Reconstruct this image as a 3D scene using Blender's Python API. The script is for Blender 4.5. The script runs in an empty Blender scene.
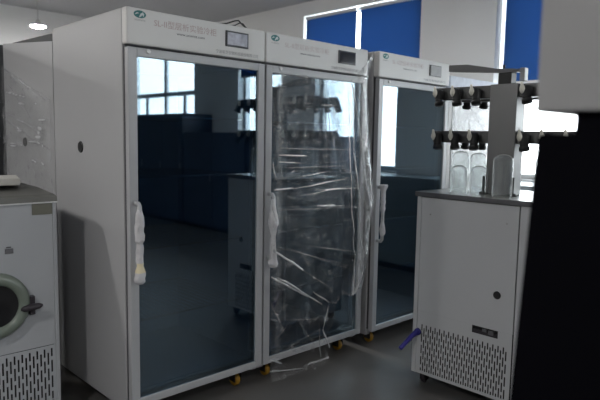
import bpy, bmesh, math, random
from mathutils import Vector, Matrix, noise

random.seed(7)
S = bpy.context.scene
COL = S.collection
PI = math.pi

# ------------------------------------------------------------------ materials
def mat(name, color, rough=0.5, metal=0.0, spec=0.5, bump=0.0, bscale=40.0, var=0.0, vscale=3.0, coat=0.0):
    m = bpy.data.materials.new(name); m.use_nodes = True
    nt = m.node_tree; b = nt.nodes['Principled BSDF']
    b.inputs['Base Color'].default_value = (*color, 1)
    b.inputs['Roughness'].default_value = rough
    b.inputs['Metallic'].default_value = metal
    b.inputs['Specular IOR Level'].default_value = spec
    b.inputs['Coat Weight'].default_value = coat
    tc = nt.nodes.new('ShaderNodeTexCoord')
    if var > 0:
        n = nt.nodes.new('ShaderNodeTexNoise'); n.inputs['Scale'].default_value = vscale
        n.inputs['Detail'].default_value = 5
        nt.links.new(tc.outputs['Object'], n.inputs['Vector'])
        r = nt.nodes.new('ShaderNodeValToRGB')
        r.color_ramp.elements[0].position = 0.3; r.color_ramp.elements[1].position = 0.7
        r.color_ramp.elements[0].color = (*[c * (1 - var) for c in color], 1)
        r.color_ramp.elements[1].color = (*[min(1, c * (1 + var)) for c in color], 1)
        nt.links.new(n.outputs['Fac'], r.inputs['Fac'])
        nt.links.new(r.outputs['Color'], b.inputs['Base Color'])
    if bump > 0:
        n2 = nt.nodes.new('ShaderNodeTexNoise'); n2.inputs['Scale'].default_value = bscale
        nt.links.new(tc.outputs['Object'], n2.inputs['Vector'])
        bp = nt.nodes.new('ShaderNodeBump'); bp.inputs['Strength'].default_value = bump
        bp.inputs['Distance'].default_value = 0.01
        nt.links.new(n2.outputs['Fac'], bp.inputs['Height'])
        nt.links.new(bp.outputs['Normal'], b.inputs['Normal'])
    return m

def emis(name, color, strength):
    m = bpy.data.materials.new(name); m.use_nodes = True
    nt = m.node_tree; nt.nodes.remove(nt.nodes['Principled BSDF'])
    e = nt.nodes.new('ShaderNodeEmission'); e.inputs['Color'].default_value = (*color, 1)
    e.inputs['Strength'].default_value = strength
    nt.links.new(e.outputs[0], nt.nodes['Material Output'].inputs[0])
    return m

def glassy(name, tint, ior=1.5, gain=1.0, rough=0.0, edge=0.0, edge_col=(1, 1, 1)):
    """clear thin pane: tinted see-through with a mirror layer that grows at grazing angles"""
    m = bpy.data.materials.new(name); m.use_nodes = True
    nt = m.node_tree; nt.nodes.remove(nt.nodes['Principled BSDF'])
    t = nt.nodes.new('ShaderNodeBsdfTransparent'); t.inputs[0].default_value = (*tint, 1)
    g = nt.nodes.new('ShaderNodeBsdfAnisotropic'); g.inputs['Roughness'].default_value = rough
    g.inputs['Color'].default_value = (*edge_col, 1)
    fr = nt.nodes.new('ShaderNodeLayerWeight'); fr.inputs['Blend'].default_value = 0.5
    pw = nt.nodes.new('ShaderNodeMath'); pw.operation = 'POWER'; pw.inputs[1].default_value = 5.0 if edge == 0 else 2.5
    nt.links.new(fr.outputs['Facing'], pw.inputs[0])
    r0 = ((ior - 1) / (ior + 1)) ** 2
    mul = nt.nodes.new('ShaderNodeMath'); mul.operation = 'MULTIPLY_ADD'; mul.use_clamp = True
    mul.inputs[1].default_value = gain * (1 - r0); mul.inputs[2].default_value = edge + r0 * gain
    nt.links.new(pw.outputs[0], mul.inputs[0])
    mx = nt.nodes.new('ShaderNodeMixShader')
    nt.links.new(mul.outputs[0], mx.inputs[0]); nt.links.new(t.outputs[0], mx.inputs[1]); nt.links.new(g.outputs[0], mx.inputs[2])
    nt.links.new(mx.outputs[0], nt.nodes['Material Output'].inputs[0])
    return m

def film_mat(name, base=0.05, gain=0.7, rough=0.12, white=0.45):
    """cling film: clear sheet, denser and whiter where its 'fold' attribute says it is bunched or has painted glints"""
    m = bpy.data.materials.new(name); m.use_nodes = True
    nt = m.node_tree; nt.nodes.remove(nt.nodes['Principled BSDF'])
    L = nt.links.new; N = nt.nodes.new
    t = N('ShaderNodeBsdfTransparent'); t.inputs[0].default_value = (0.97, 0.97, 0.97, 1)
    g = N('ShaderNodeBsdfAnisotropic'); g.inputs['Roughness'].default_value = rough
    d = N('ShaderNodeBsdfDiffuse'); d.inputs[0].default_value = (0.85, 0.86, 0.88, 1)
    tr = N('ShaderNodeBsdfTranslucent'); tr.inputs[0].default_value = (0.85, 0.86, 0.88, 1)
    dm = N('ShaderNodeMixShader'); dm.inputs[0].default_value = 0.5
    L(d.outputs[0], dm.inputs[1]); L(tr.outputs[0], dm.inputs[2])
    sm = N('ShaderNodeMixShader'); sm.inputs[0].default_value = white
    L(g.outputs[0], sm.inputs[1]); L(dm.outputs[0], sm.inputs[2])
    tc = N('ShaderNodeTexCoord')
    n = N('ShaderNodeTexNoise'); n.inputs['Scale'].default_value = 26; n.inputs['Detail'].default_value = 6
    L(tc.outputs['Object'], n.inputs['Vector'])
    bp = N('ShaderNodeBump'); bp.inputs['Strength'].default_value = 0.8; bp.inputs['Distance'].default_value = 0.03
    L(n.outputs['Fac'], bp.inputs['Height']); L(bp.outputs[0], g.inputs['Normal'])
    a = N('ShaderNodeAttribute'); a.attribute_name = 'fold_glint'
    k = N('ShaderNodeMath'); k.operation = 'MULTIPLY_ADD'; k.use_clamp = True
    k.inputs[1].default_value = gain; k.inputs[2].default_value = base
    L(a.outputs['Fac'], k.inputs[0])
    mx = N('ShaderNodeMixShader'); L(k.outputs[0], mx.inputs[0]); L(t.outputs[0], mx.inputs[1]); L(sm.outputs[0], mx.inputs[2])
    L(mx.outputs[0], nt.nodes['Material Output'].inputs[0])
    return m

def blind_mat(name, col, tcol, w=0.5):
    m = bpy.data.materials.new(name); m.use_nodes = True
    nt = m.node_tree; nt.nodes.remove(nt.nodes['Principled BSDF'])
    d = nt.nodes.new('ShaderNodeBsdfDiffuse'); d.inputs[0].default_value = (*col, 1)
    t = nt.nodes.new('ShaderNodeBsdfTranslucent'); t.inputs[0].default_value = (*tcol, 1)
    mx = nt.nodes.new('ShaderNodeMixShader'); mx.inputs[0].default_value = w
    nt.links.new(d.outputs[0], mx.inputs[1]); nt.links.new(t.outputs[0], mx.inputs[2])
    nt.links.new(mx.outputs[0], nt.nodes['Material Output'].inputs[0])
    return m

M = {
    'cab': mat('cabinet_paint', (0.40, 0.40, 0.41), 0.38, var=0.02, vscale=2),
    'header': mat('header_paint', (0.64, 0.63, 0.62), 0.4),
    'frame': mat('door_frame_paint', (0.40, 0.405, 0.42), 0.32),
    'gasket': mat('gasket_rubber', (0.05, 0.05, 0.055), 0.6),
    'liner': mat('inner_liner', (0.36, 0.43, 0.50), 0.35),
    'shelf': mat('shelf_wire', (0.3, 0.31, 0.32), 0.35, metal=0.6),
    'glass': glassy('door_glass', (0.34, 0.46, 0.56), 1.5, 3.1, edge_col=(0.76, 0.92, 1.0)),
    'winglass': glassy('window_glass', (0.96, 0.98, 0.98), 1.45, 1.0),
    'steel': mat('brushed_steel', (0.42, 0.42, 0.42), 0.30, metal=1.0, bump=0.05, bscale=90),
    'mansteel': mat('manifold_steel', (0.20, 0.20, 0.20), 0.42, metal=0.9),
    'slabedge': mat('worktop_edge_steel', (0.13, 0.13, 0.14), 0.4, metal=0.5),
    'rubber': mat('black_rubber', (0.012, 0.012, 0.013), 0.45),
    'cream': mat('cream_plastic', (0.75, 0.73, 0.65), 0.4),
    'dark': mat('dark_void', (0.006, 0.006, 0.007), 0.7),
    'blackpaint': mat('black_paint', (0.0015, 0.0015, 0.003), 0.8, spec=0.05),
    'greypaint': mat('grey_panel_paint', (0.26, 0.26, 0.265), 0.55, var=0.03),
    'yellow': mat('yellow_wheel', (0.36, 0.19, 0.012), 0.5),
    'foam': mat('white_foam_wrap', (0.55, 0.54, 0.56), 0.7, bump=0.5, bscale=60),
    'tape': mat('yellowed_tape', (0.70, 0.62, 0.42), 0.5),
    'screenbez': mat('screen_bezel', (0.015, 0.015, 0.02), 0.3),
    'screenlit': mat('screen_film_silver', (0.36, 0.36, 0.40), 0.22, metal=0.4, var=0.25, vscale=30),
    'screendark': mat('screen_glass_dark', (0.02, 0.02, 0.022), 0.1),
    'screengrey': mat('screen_film_grey', (0.30, 0.30, 0.30), 0.4, var=0.08, vscale=25),
    'red': mat('faded_red_ink', (0.46, 0.36, 0.35), 0.6),
    'ink': mat('grey_ink', (0.12, 0.12, 0.13), 0.6),
    'greyink': mat('pale_ink', (0.33, 0.33, 0.34), 0.6),
    'logo': mat('teal_logo_ink', (0.03, 0.17, 0.17), 0.5),
    'logo2': mat('light_logo_ink', (0.55, 0.62, 0.62), 0.5),
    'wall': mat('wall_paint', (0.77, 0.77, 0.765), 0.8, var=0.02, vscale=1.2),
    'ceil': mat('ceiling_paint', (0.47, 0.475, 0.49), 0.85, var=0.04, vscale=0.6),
    'floor': mat('floor_epoxy', (0.105, 0.10, 0.097), 0.42, var=0.12, vscale=2.2, bump=0.04, bscale=14),
    'winframe': mat('window_frame_white', (0.70, 0.71, 0.72), 0.4),
    'blue': blind_mat('blue_blind_cloth', (0.06, 0.125, 0.25), (0.055, 0.12, 0.245), 0.55),
    'bar': mat('blind_bar_white', (0.7, 0.7, 0.7), 0.4),
    'navy': mat('navy_cabinet_paint', (0.034, 0.050, 0.09), 0.5, var=0.2, vscale=4),
    'bluehose': mat('blue_hose', (0.03, 0.025, 0.22), 0.35),
    'port': mat('port_ring', (0.17, 0.20, 0.17), 0.3),
    'lid': mat('brushed_lid', (0.13, 0.13, 0.12), 0.45, metal=0.3, var=0.1),
    'machine': mat('machine_paint', (0.40, 0.415, 0.44), 0.4, var=0.02),
    'dryer': mat('dryer_paint', (0.56, 0.57, 0.59), 0.45, var=0.02),
    'plate': mat('olive_label_plate', (0.16, 0.16, 0.13), 0.4),
    'clamp': mat('dark_clamp_plastic', (0.03, 0.025, 0.032), 0.4),
    'film': film_mat('cling_film', 0.03, 1.35, 0.22, 0.5),
    'filmside': film_mat('cling_film_side', 0.12, 2.2, 0.2, 0.8),
    'filmwhite': film_mat('cling_film_bright', 0.16, 0.6, 0.16, 0.6),
    'lamp': emis('lamp_diffuser', (1.0, 0.98, 0.95), 125.0),
    'mandark': mat('manifold_tube_steel', (0.12, 0.12, 0.12), 0.4, metal=0.7),
    'armgrey': mat('arm_grey_paint', (0.16, 0.16, 0.16), 0.5),
    'foampad': mat('foam_sheet', (0.50, 0.49, 0.46), 0.8, bump=0.2, bscale=80),
    'slate': mat('slate_cupboard_paint', (0.17, 0.20, 0.22), 0.45),
    'lamphouse': mat('lamp_housing', (0.5, 0.5, 0.5), 0.5),
    'sticker': mat('pale_film_cover', (0.55, 0.58, 0.66), 0.5, var=0.12, vscale=18),
    'cord': mat('black_cord', (0.02, 0.02, 0.02), 0.6),
    'rackdark': mat('rack_dark', (0.03, 0.032, 0.035), 0.5),
}

# ------------------------------------------------------------------ helpers
def finish(name, bm, m, parent=None, smooth=False, loc=None):
    me = bpy.data.meshes.new(name)
    bmesh.ops.recalc_face_normals(bm, faces=bm.faces[:])
    bm.to_mesh(me); bm.free()
    ms = m if isinstance(m, (list, tuple)) else [m]
    for x in ms: me.materials.append(x)
    if smooth:
        for p in me.polygons: p.use_smooth = True
    o = bpy.data.objects.new(name, me); COL.objects.link(o)
    if loc: o.location = loc
    if parent is not None: o.parent = parent
    return o

def box(bm, x0, x1, y0, y1, z0, z1, bevel=0.0, seg=2, mi=0):
    xs, ys, zs = sorted((x0, x1)), sorted((y0, y1)), sorted((z0, z1))
    v = [bm.verts.new((x, y, z)) for x in xs for y in ys for z in zs]
    f = [(0, 1, 3, 2), (4, 6, 7, 5), (0, 4, 5, 1), (2, 3, 7, 6), (0, 2, 6, 4), (1, 5, 7, 3)]
    fs = [bm.faces.new([v[i] for i in q]) for q in f]
    for q in fs: q.material_index = mi
    if bevel > 0:
        es = list({e for q in fs for e in q.edges})
        r = bmesh.ops.bevel(bm, geom=es, offset=bevel, segments=seg, profile=0.6, affect='EDGES')
        for q in r['faces']: q.material_index = mi
    return fs

def prism(bm, pts, axis, a0, a1, mi=0):
    """extrude a 2-D outline along an axis (0,1,2); pts are the two other coordinates in order"""
    def P(p, a):
        q = [0, 0, 0]; o = [i for i in range(3) if i != axis]
        q[axis] = a; q[o[0]] = p[0]; q[o[1]] = p[1]; return q
    A = [bm.verts.new(P(p, a0)) for p in pts]; B = [bm.verts.new(P(p, a1)) for p in pts]
    fs = [bm.faces.new(A), bm.faces.new(B[::-1])]
    n = len(pts)
    for i in range(n): fs.append(bm.faces.new((A[i], A[(i + 1) % n], B[(i + 1) % n], B[i])))
    for f in fs: f.material_index = mi
    return fs

def tube(bm, pts, rad, n=12, mi=0, cap=True):
    pts = [Vector(p) for p in pts]
    rads = rad if isinstance(rad, (list, tuple)) else [rad] * len(pts)
    rings = []; ref = None
    for i, p in enumerate(pts):
        d = (pts[min(i + 1, len(pts) - 1)] - pts[max(i - 1, 0)]).normalized()
        if ref is None:
            ref = Vector((0, 0, 1)) if abs(d.z) < 0.9 else Vector((1, 0, 0))
        u = d.cross(ref).normalized(); w = u.cross(d).normalized(); ref = w
        rings.append([bm.verts.new(p + (u * math.cos(2 * PI * k / n) + w * math.sin(2 * PI * k / n)) * rads[i]) for k in range(n)])
    fs = []
    for a, b in zip(rings, rings[1:]):
        for k in range(n): fs.append(bm.faces.new((a[k], a[(k + 1) % n], b[(k + 1) % n], b[k])))
    if cap: fs.append(bm.faces.new(rings[0][::-1])); fs.append(bm.faces.new(rings[-1]))
    for f in fs: f.material_index = mi
    return fs

def lathe(bm, prof, c=(0, 0, 0), n=28, axis='Z', mi=0):
    rings = []
    for r, h in prof:
        ring = []
        for k in range(n):
            a = 2 * PI * k / n; p, q = r * math.cos(a), r * math.sin(a)
            co = (p, q, h) if axis == 'Z' else ((h, p, q) if axis == 'X' else (p, h, q))
            ring.append(bm.verts.new((co[0] + c[0], co[1] + c[1], co[2] + c[2])))
        rings.append(ring)
    for a, b in zip(rings, rings[1:]):
        for k in range(n):
            f = bm.faces.new((a[k], a[(k + 1) % n], b[(k + 1) % n], b[k])); f.material_index = mi
    return rings

def thing(name, label, cat, loc=(0, 0, 0), rotz=0.0, group=None):
    o = bpy.data.objects.new(name, None); COL.objects.link(o)
    o.empty_display_size = 0.1
    o.location = loc; o.rotation_euler = (0, 0, rotz)
    o['label'] = label; o['category'] = cat
    if group: o['group'] = group
    return o

def tag(o, label, cat, group=None):
    o['label'] = label; o['category'] = cat
    if group: o['group'] = group
    return o

def struct(name, bm, m, parent=None):
    o = finish(name, bm, m, parent)
    if parent is None: o['kind'] = 'structure'
    return o

def dup(root, loc, rotz=None, label=None):
    r = root.copy(); COL.objects.link(r); r.location = loc
    if rotz is not None: r.rotation_euler = (0, 0, rotz)
    if label: r['label'] = label
    for ch in list(root.children):
        c = ch.copy(); COL.objects.link(c); c.parent = r
        for g in list(ch.children):
            d = g.copy(); COL.objects.link(d); d.parent = c
    return r

def text_part(name, body, m, parent, x0, x1, zc, y, hgt=None, bold=0.0):
    """flat printed words facing -Y, spanning x0..x1, centred at height zc"""
    cu = bpy.data.curves.new(name, 'FONT'); cu.body = body; cu.size = 0.05
    cu.offset = bold; cu.extrude = 0.0003; cu.resolution_u = 2
    t = bpy.data.objects.new(name + '_tmp', cu); COL.objects.link(t)
    bpy.context.view_layer.update()
    dg = bpy.context.evaluated_depsgraph_get()
    me = bpy.data.meshes.new_from_object(t.evaluated_get(dg))
    bpy.data.objects.remove(t); bpy.data.curves.remove(cu)
    xs = [v.co.x for v in me.vertices]; ys = [v.co.y for v in me.vertices]
    sx = (x1 - x0) / (max(xs) - min(xs)); sy = sx if hgt is None else hgt / (max(ys) - min(ys))
    cy = (max(ys) + min(ys)) / 2; mnx = min(xs)
    for v in me.vertices:
        a, b, c = v.co
        v.co = (x0 + (a - mnx) * sx, y - c, zc + (b - cy) * sy)
    me.materials.clear(); me.materials.append(m)
    o = bpy.data.objects.new(name, me); COL.objects.link(o); o.parent = parent
    return o

def ring_frame(bm, x0, x1, z0, z1, y0, y1, wl, wr, wt, wb, bev=0.003):
    box(bm, x0, x0 + wl, y0, y1, z0, z1, bev)
    box(bm, x1 - wr, x1, y0, y1, z0, z1, bev)
    box(bm, x0 + wl, x1 - wr, y0, y1, z1 - wt, z1, bev)
    box(bm, x0 + wl, x1 - wr, y0, y1, z0, z0 + wb, bev)

# ------------------------------------------------------------------ refrigerators
ZH, Z0, H = 1.827, 0.12, 2.0

def castor_bm(px, py):
    a = bmesh.new()
    tube(a, [(px, py, Z0 + 0.004), (px, py, 0.085)], 0.014, 10)
    box(a, px - 0.03, px + 0.03, py - 0.03, py + 0.03, Z0 - 0.008, Z0 + 0.002, 0.002)
    box(a, px - 0.024, px - 0.019, py - 0.022, py + 0.03, 0.030, 0.092, 0.002)
    box(a, px + 0.019, px + 0.024, py - 0.022, py + 0.03, 0.030, 0.092, 0.002)
    box(a, px - 0.024, px + 0.024, py - 0.022, py + 0.03, 0.086, 0.094, 0.002)
    return a

def wheel_bm(px, py):
    a = bmesh.new()
    lathe(a, [(0.008, -0.016), (0.030, -0.016), (0.037, -0.010), (0.037, 0.010), (0.030, 0.016), (0.008, 0.016), (0.008, -0.016)], (px, py + 0.008, 0.0375), 20, 'X')
    return a

def logo_parts(root, x0, zc, yf, w=0.062):
    # teal oval with a pale sweep across it, and a line of tiny lettering below
    a = bmesh.new()
    n = 36
    P = [(x0 + w / 2 + w / 2 * math.cos(2 * PI * k / n), zc + 0.017 * math.sin(2 * PI * k / n)) for k in range(n)]
    prism(a, P, 1, yf - 0.0006, yf + 0.0005)
    lo = finish('logo', a, M['logo'], root)
    a = bmesh.new()
    prism(a, [(x0 + w * .40, zc - .015), (x0 + w * .55, zc + .003), (x0 + w * .72, zc + .010), (x0 + w * .84, zc + .002),
              (x0 + w * .78, zc - .011), (x0 + w * .70, zc - .002), (x0 + w * .58, zc - .010)], 1, yf - 0.0014, yf)
    prism(a, [(x0 + w * .06, zc - .004), (x0 + w * .25, zc + .007), (x0 + w * .44, zc + .004), (x0 + w * .27, zc + .001)], 1, yf - 0.0014, yf)
    finish('logo_sweep', a, M['logo2'], lo)
    text_part('small_lettering', 'SCIENTZ', M['greyink'], root, x0 + 0.004, x0 + w - 0.004, zc - 0.0265, yf - 0.0004, 0.007)

def fridge(name, label, loc, w, depth, kind, group=None, plug=True):
    """kind 0 silver film on screen, 1 dark screen, 2 grey film, 3 = back-turned neighbour"""
    r = thing(name, label, 'refrigerator', loc, 0, group)
    # hollow body: sides, back, floor, top, inner liner all in one painted shell
    a = bmesh.new(); t = 0.045; yb = 0.045
    box(a, 0, t, yb, depth, .088, H, 0.006)
    box(a, w - t, w, yb, depth, .088, H, 0.006)
    box(a, t, w - t, depth - t, depth, Z0, H)
    box(a, t, w - t, yb, depth - t, Z0, Z0 + 0.05)
    box(a, t, w - t, yb, depth - t, ZH - 0.02, H)
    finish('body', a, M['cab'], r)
    a = bmesh.new()
    box(a, t, t + .006, yb + .02, depth - t, Z0 + .05, ZH - .02)
    box(a, w - t - .006, w - t, yb + .02, depth - t, Z0 + .05, ZH - .02)
    box(a, t + .006, w - t - .006, depth - t - .006, depth - t, Z0 + .05, ZH - .02)
    box(a, t + .006, w - t - .006, yb + .02, depth - t - .006, Z0 + .05, Z0 + .056)
    box(a, t + .006, w - t - .006, yb + .02, depth - t - .006, ZH - .026, ZH - .02)
    finish('inner_liner', a, M['liner'], r)
    # header panel with softly rounded outer edges
    a = bmesh.new(); box(a, 0.0, w, 0.0, yb + .002, ZH + 0.008, H, 0.010, 3)
    finish('header_panel', a, M['header'], r)
    a = bmesh.new(); box(a, 0.004, w - 0.004, 0.020, yb + .001, Z0 + 0.01, ZH + 0.008)
    # gasket ring only (a frame)
    bm = bmesh.new(); ring_frame(bm, 0.006, w - 0.006, Z0 + 0.012, ZH + 0.007, 0.030, yb + .001, .035, .035, .02, .03, 0)
    a.free(); finish('door_gasket', bm, M['gasket'], r)
    # door: frame > pane, handle, wrap, hinge pin
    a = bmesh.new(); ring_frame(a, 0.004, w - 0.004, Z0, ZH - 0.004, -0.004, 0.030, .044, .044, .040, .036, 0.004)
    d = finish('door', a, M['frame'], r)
    a = bmesh.new(); box(a, 0.046, w - 0.046, 0.008, 0.012, Z0 + .034, ZH - .042)
    finish('glass_pane', a, M['glass'], d)
    a = bmesh.new(); ring_frame(a, 0.047, w - 0.047, Z0 + .035, ZH - .043, 0.0125, 0.026, .008, .008, .008, .008, 0)
    finish('pane_seal', a, M['gasket'], d)
    a = bmesh.new(); lathe(a, [(0.0, -0.010), (0.009, -0.010), (0.011, -0.007), (0.011, 0.0)], (0.105, -0.002, ZH - 0.017), 16, 'Y')
    bmesh.ops.remove_doubles(a, verts=a.verts[:], dist=1e-5)
    finish('hinge_cap', a, M['bar'], d)
    # handle
    hx = 0.030
    a = bmesh.new()
    tube(a, [(hx, 0.0, 1.11), (hx, -0.035, 1.11), (hx, -0.045, 1.10), (hx, -0.045, 0.76), (hx, -0.035, 0.75), (hx, 0.0, 0.75)], 0.011, 12)
    finish('handle', a, M['frame'], d, True)
    a = bmesh.new()
    shapes = {0: [(1.085, .013), (1.06, .019), (1.02, .024), (.98, .022), (.94, .026), (.925, .017), (.90, .021), (.87, .018), (.84, .020), (.82, .016), (.80, .024), (.765, .029), (.745, .027), (.735, .016)],
              1: [(1.085, .013), (1.055, .016), (1.02, .020), (.99, .030), (.94, .031), (.90, .020), (.87, .017), (.84, .018), (.81, .023), (.78, .021), (.75, .026), (.72, .030), (.70, .022)],
              2: [(1.13, .030), (1.11, .026), (1.08, .020), (1.04, .019), (1.00, .018), (.97, .022), (.95, .013), (.92, .012), (.88, .014), (.86, .019), (.83, .023), (.80, .021), (.785, .012)],
              3: [(1.085, .013), (1.0, .022), (.9, .019), (.8, .024), (.74, .02)]}[kind]
    sub = []
    for (za, ra), (zb, rb) in zip(shapes, shapes[1:]):
        for k in range(3):
            f = k / 3; sub.append((za + (zb - za) * f, ra + (rb - ra) * f))
    sub.append(shapes[-1])
    rings = []
    for z, rr in sub:
        ring = []
        for k in range(18):
            an = 2 * PI * k / 18
            q = rr * .88 * (1 + 0.42 * noise.noise(Vector((math.cos(an) * 2.1 + kind * 7, math.sin(an) * 2.1, z * 30))))
            ring.append(a.verts.new((hx + q * math.cos(an), -0.045 + q * 0.9 * math.sin(an), z)))
        rings.append(ring)
    for ia, (A, B) in enumerate(zip(rings, rings[1:])):
        for k in range(18):
            f = a.faces.new((A[k], A[(k + 1) % 18], B[(k + 1) % 18], B[k]))
            if kind == 0 and .795 < sub[ia][0] < .835: f.material_index = 1
    a.faces.new(rings[0]); a.faces.new(rings[-1][::-1])
    wlab = finish('handle_wrap', a, [M['foam'], M['tape']], d, True)
    # shelves
    for z in (0.50, 0.86, 1.22, 1.52):
        a = bmesh.new()
        for k in range(19):
            x = t + .02 + (w - 2 * t - .04) * k / 18
            box(a, x - .002, x + .002, yb + .08, depth - t - .02, z, z + .004)
        box(a, t + .008, w - t - .008, yb + .075, yb + .081, z - .004, z + .004)
        box(a, t + .008, w - t - .008, depth - t - .03, depth - t - .024, z - .004, z + .004)
        finish('shelf', a, M['shelf'], r)
    # port hole in the left side with a black grommet
    if plug:
        a = bmesh.new(); lathe(a, [(0.0, -0.004), (0.020, -0.004), (0.026, -0.006), (0.030, -0.003), (0.030, 0.002)], (0, .507, 1.36), 24, 'X')
        bmesh.ops.remove_doubles(a, verts=a.verts[:], dist=1e-5)
        finish('port_plug', a, M['rubber'], r)
    for px, py in ((.11, .10), (w - .11, .10), (.11, depth - .10), (w - .11, depth - .10)):
        c = finish('castor', castor_bm(px, py), M['rubber'], r)
        finish('wheel', wheel_bm(px, py), M['yellow'], c, True)
    yf = -0.0004
    if kind < 3:
        sx0, sx1 = (w * .672, w * .852) if kind != 2 else (w * .68, w * .855)
        a = bmesh.new(); box(a, sx0, sx1, -0.006, 0.006, 1.889, 1.968, 0.002)
        sc = finish('control_screen', a, M['screenbez'], r)
        a = bmesh.new()
        if kind == 2: box(a, sx0 + .012, sx1 - .002, -0.0075, -0.004, 1.892, 1.964)
        else: box(a, sx0 + .009, sx1 - .009, -0.0075, -0.004, 1.898, 1.960)
        finish('display', a, M[('screenlit', 'screendark', 'screengrey')[kind]], sc)
        logo_parts(r, 0.036, 1.972, yf)
        tm = M['red'] if kind < 1 else M['red']
        if kind == 0: text_part('title_lettering', 'SL-II型层析实验冷柜', M['red'], r, 0.139, 0.492, 1.946, yf, 0.036)
        else: text_part('title_lettering', 'SL-II型层析实验冷柜', M['redpale'], r, 0.139, 0.50, 1.946, yf, 0.034)
        text_part('web_lettering', 'www.scientz.com', M['ink'] if kind < 2 else M['greyink'], r, 0.26, 0.42, 1.911, yf, 0.012)
        text_part('maker_lettering', '宁波新芝生物科技股份有限公司', M['greyink'], r, w * .60, w * .935, 1.858, yf, 0.018)
    return r

def flask_mat():  # white haze and rims painted in, imitating window light refracted by the glass
    m = bpy.data.materials.new('flask_glass'); m.use_nodes = True
    nt = m.node_tree; nt.nodes.remove(nt.nodes['Principled BSDF']); N = nt.nodes.new; L = nt.links.new
    t = N('ShaderNodeBsdfTransparent'); t.inputs[0].default_value = (.97, .98, .98, 1)
    g = N('ShaderNodeBsdfAnisotropic'); g.inputs['Roughness'].default_value = .08
    d = N('ShaderNodeBsdfTranslucent'); d.inputs[0].default_value = (.95, .95, .95, 1)
    a = N('ShaderNodeMixShader'); a.inputs[0].default_value = .62
    L(g.outputs[0], a.inputs[1]); L(d.outputs[0], a.inputs[2])
    lw = N('ShaderNodeLayerWeight'); lw.inputs['Blend'].default_value = .5
    tc = N('ShaderNodeTexCoord'); n = N('ShaderNodeTexNoise'); n.inputs['Scale'].default_value = 38; L(tc.outputs['Object'], n.inputs['Vector'])
    pw = N('ShaderNodeMath'); pw.operation = 'POWER'; pw.inputs[1].default_value = 2.6; L(lw.outputs['Facing'], pw.inputs[0])
    k = N('ShaderNodeMath'); k.operation = 'MULTIPLY_ADD'; k.inputs[1].default_value = .85; L(pw.outputs[0], k.inputs[0])
    k2 = N('ShaderNodeMath'); k2.operation = 'MULTIPLY'; k2.inputs[1].default_value = .13; L(n.outputs['Fac'], k2.inputs[0]); L(k2.outputs[0], k.inputs[2])
    mx = N('ShaderNodeMixShader'); L(k.outputs[0], mx.inputs[0]); L(t.outputs[0], mx.inputs[1]); L(a.outputs[0], mx.inputs[2])
    L(mx.outputs[0], nt.nodes['Material Output'].inputs[0]); return m
M['flask'] = flask_mat()
M['redpale'] = mat('pale_red_ink', (0.56, 0.49, 0.48), 0.6)

G_F = None
f1 = fridge('display_refrigerator', 'white glass-door laboratory refrigerator nearest the camera, silver screen and bare unwrapped glass', (0, 0, 0), 0.816, 0.85, 0)
f2 = fridge('display_refrigerator', 'white glass-door laboratory refrigerator whose door is wrapped in crinkled clear film, dark screen', (0.821, 0, 0), 0.868, 0.85, 1, plug=False)
f3 = fridge('display_refrigerator', 'white glass-door laboratory refrigerator behind the freeze dryer, grey square screen, bare glass', (1.755, -0.0385, 0), 0.843, 0.85, 2)

# ---- refrigerator standing behind the first, back to back (its side has a sloping top edge)
r = thing('display_refrigerator', 'white refrigerator behind the nearest one, cling film on its side and sloping side top', 'refrigerator', (0, .856, 0))
a = bmesh.new(); W4, D4 = .817, .815
prof = [(0, .088), (D4, .088), (D4, 2.003), (0, 1.934)]
prism(a, prof, 0, 0, .03); prism(a, prof, 0, W4 - .03, W4)
box(a, .03, W4 - .03, 0, D4, Z0, Z0 + .05); box(a, .03, W4 - .03, 0.0, .03, Z0 + .05, 1.93)
box(a, .03, W4 - .03, D4 - .03, D4, Z0 + .05, 1.99); box(a, .03, W4 - .03, .03, D4 - .03, 1.83, 1.87)
finish('body', a, M['cab'], r)
a = bmesh.new()
prism(a, [(.02, 1.873), (D4 - .031, 1.873), (D4 - .031, 2.012), (.16, 1.998), (.02, 1.992)], 0, .05, W4 - .05)
finish('compressor_cover', a, M['rackdark'], r)
a = bmesh.new(); lathe(a, [(0.0, -0.004), (0.020, -0.004), (0.026, -0.006), (0.028, -0.003), (0.028, 0.002)], (0, .457, 1.373), 24, 'X')
bmesh.ops.remove_doubles(a, verts=a.verts[:], dist=1e-5)
finish('port_plug', a, M['rubber'], r)
for px_, py_ in ((.11, .10), (W4 - .11, .10), (.11, D4 - .10), (W4 - .11, D4 - .10)):
    c = finish('castor', castor_bm(px_, py_), M['rubber'], r)
    finish('wheel', wheel_bm(px_, py_), M['yellow'], c, True)

# ---- fourth machine, wrapped, behind the flasks
r = thing('wrapped_cabinet', 'pale cabinet wrapped in bright clear film behind the glass flasks', 'cabinet', (2.712, 0.03, 0))
a = bmesh.new(); box(a, 0, .80, 0, .80, .1, 1.80, .008)
finish('body', a, M['header'], r)
a = bmesh.new(); box(a, 0, .80, -.004, .80, 1.805, 1.93, .006)
finish('header_panel', a, M['sticker'], r)
a = bmesh.new(); box(a, .05, .75, -.003, 0.004, .2, 1.74, .003)
finish('door_panel', a, M['screengrey'], r)
for px_, py_ in ((.10, .10), (.70, .10), (.10, .70), (.70, .70)):
    a = bmesh.new(); lathe(a, [(0, 0), (.03, 0), (.03, .02), (.014, .03), (.014, .105), (0, .105)], (px_, py_, 0), 14)
    bmesh.ops.remove_doubles(a, verts=a.verts[:], dist=1e-5)
    finish('foot', a, M['rubber'], r, True)

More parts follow.
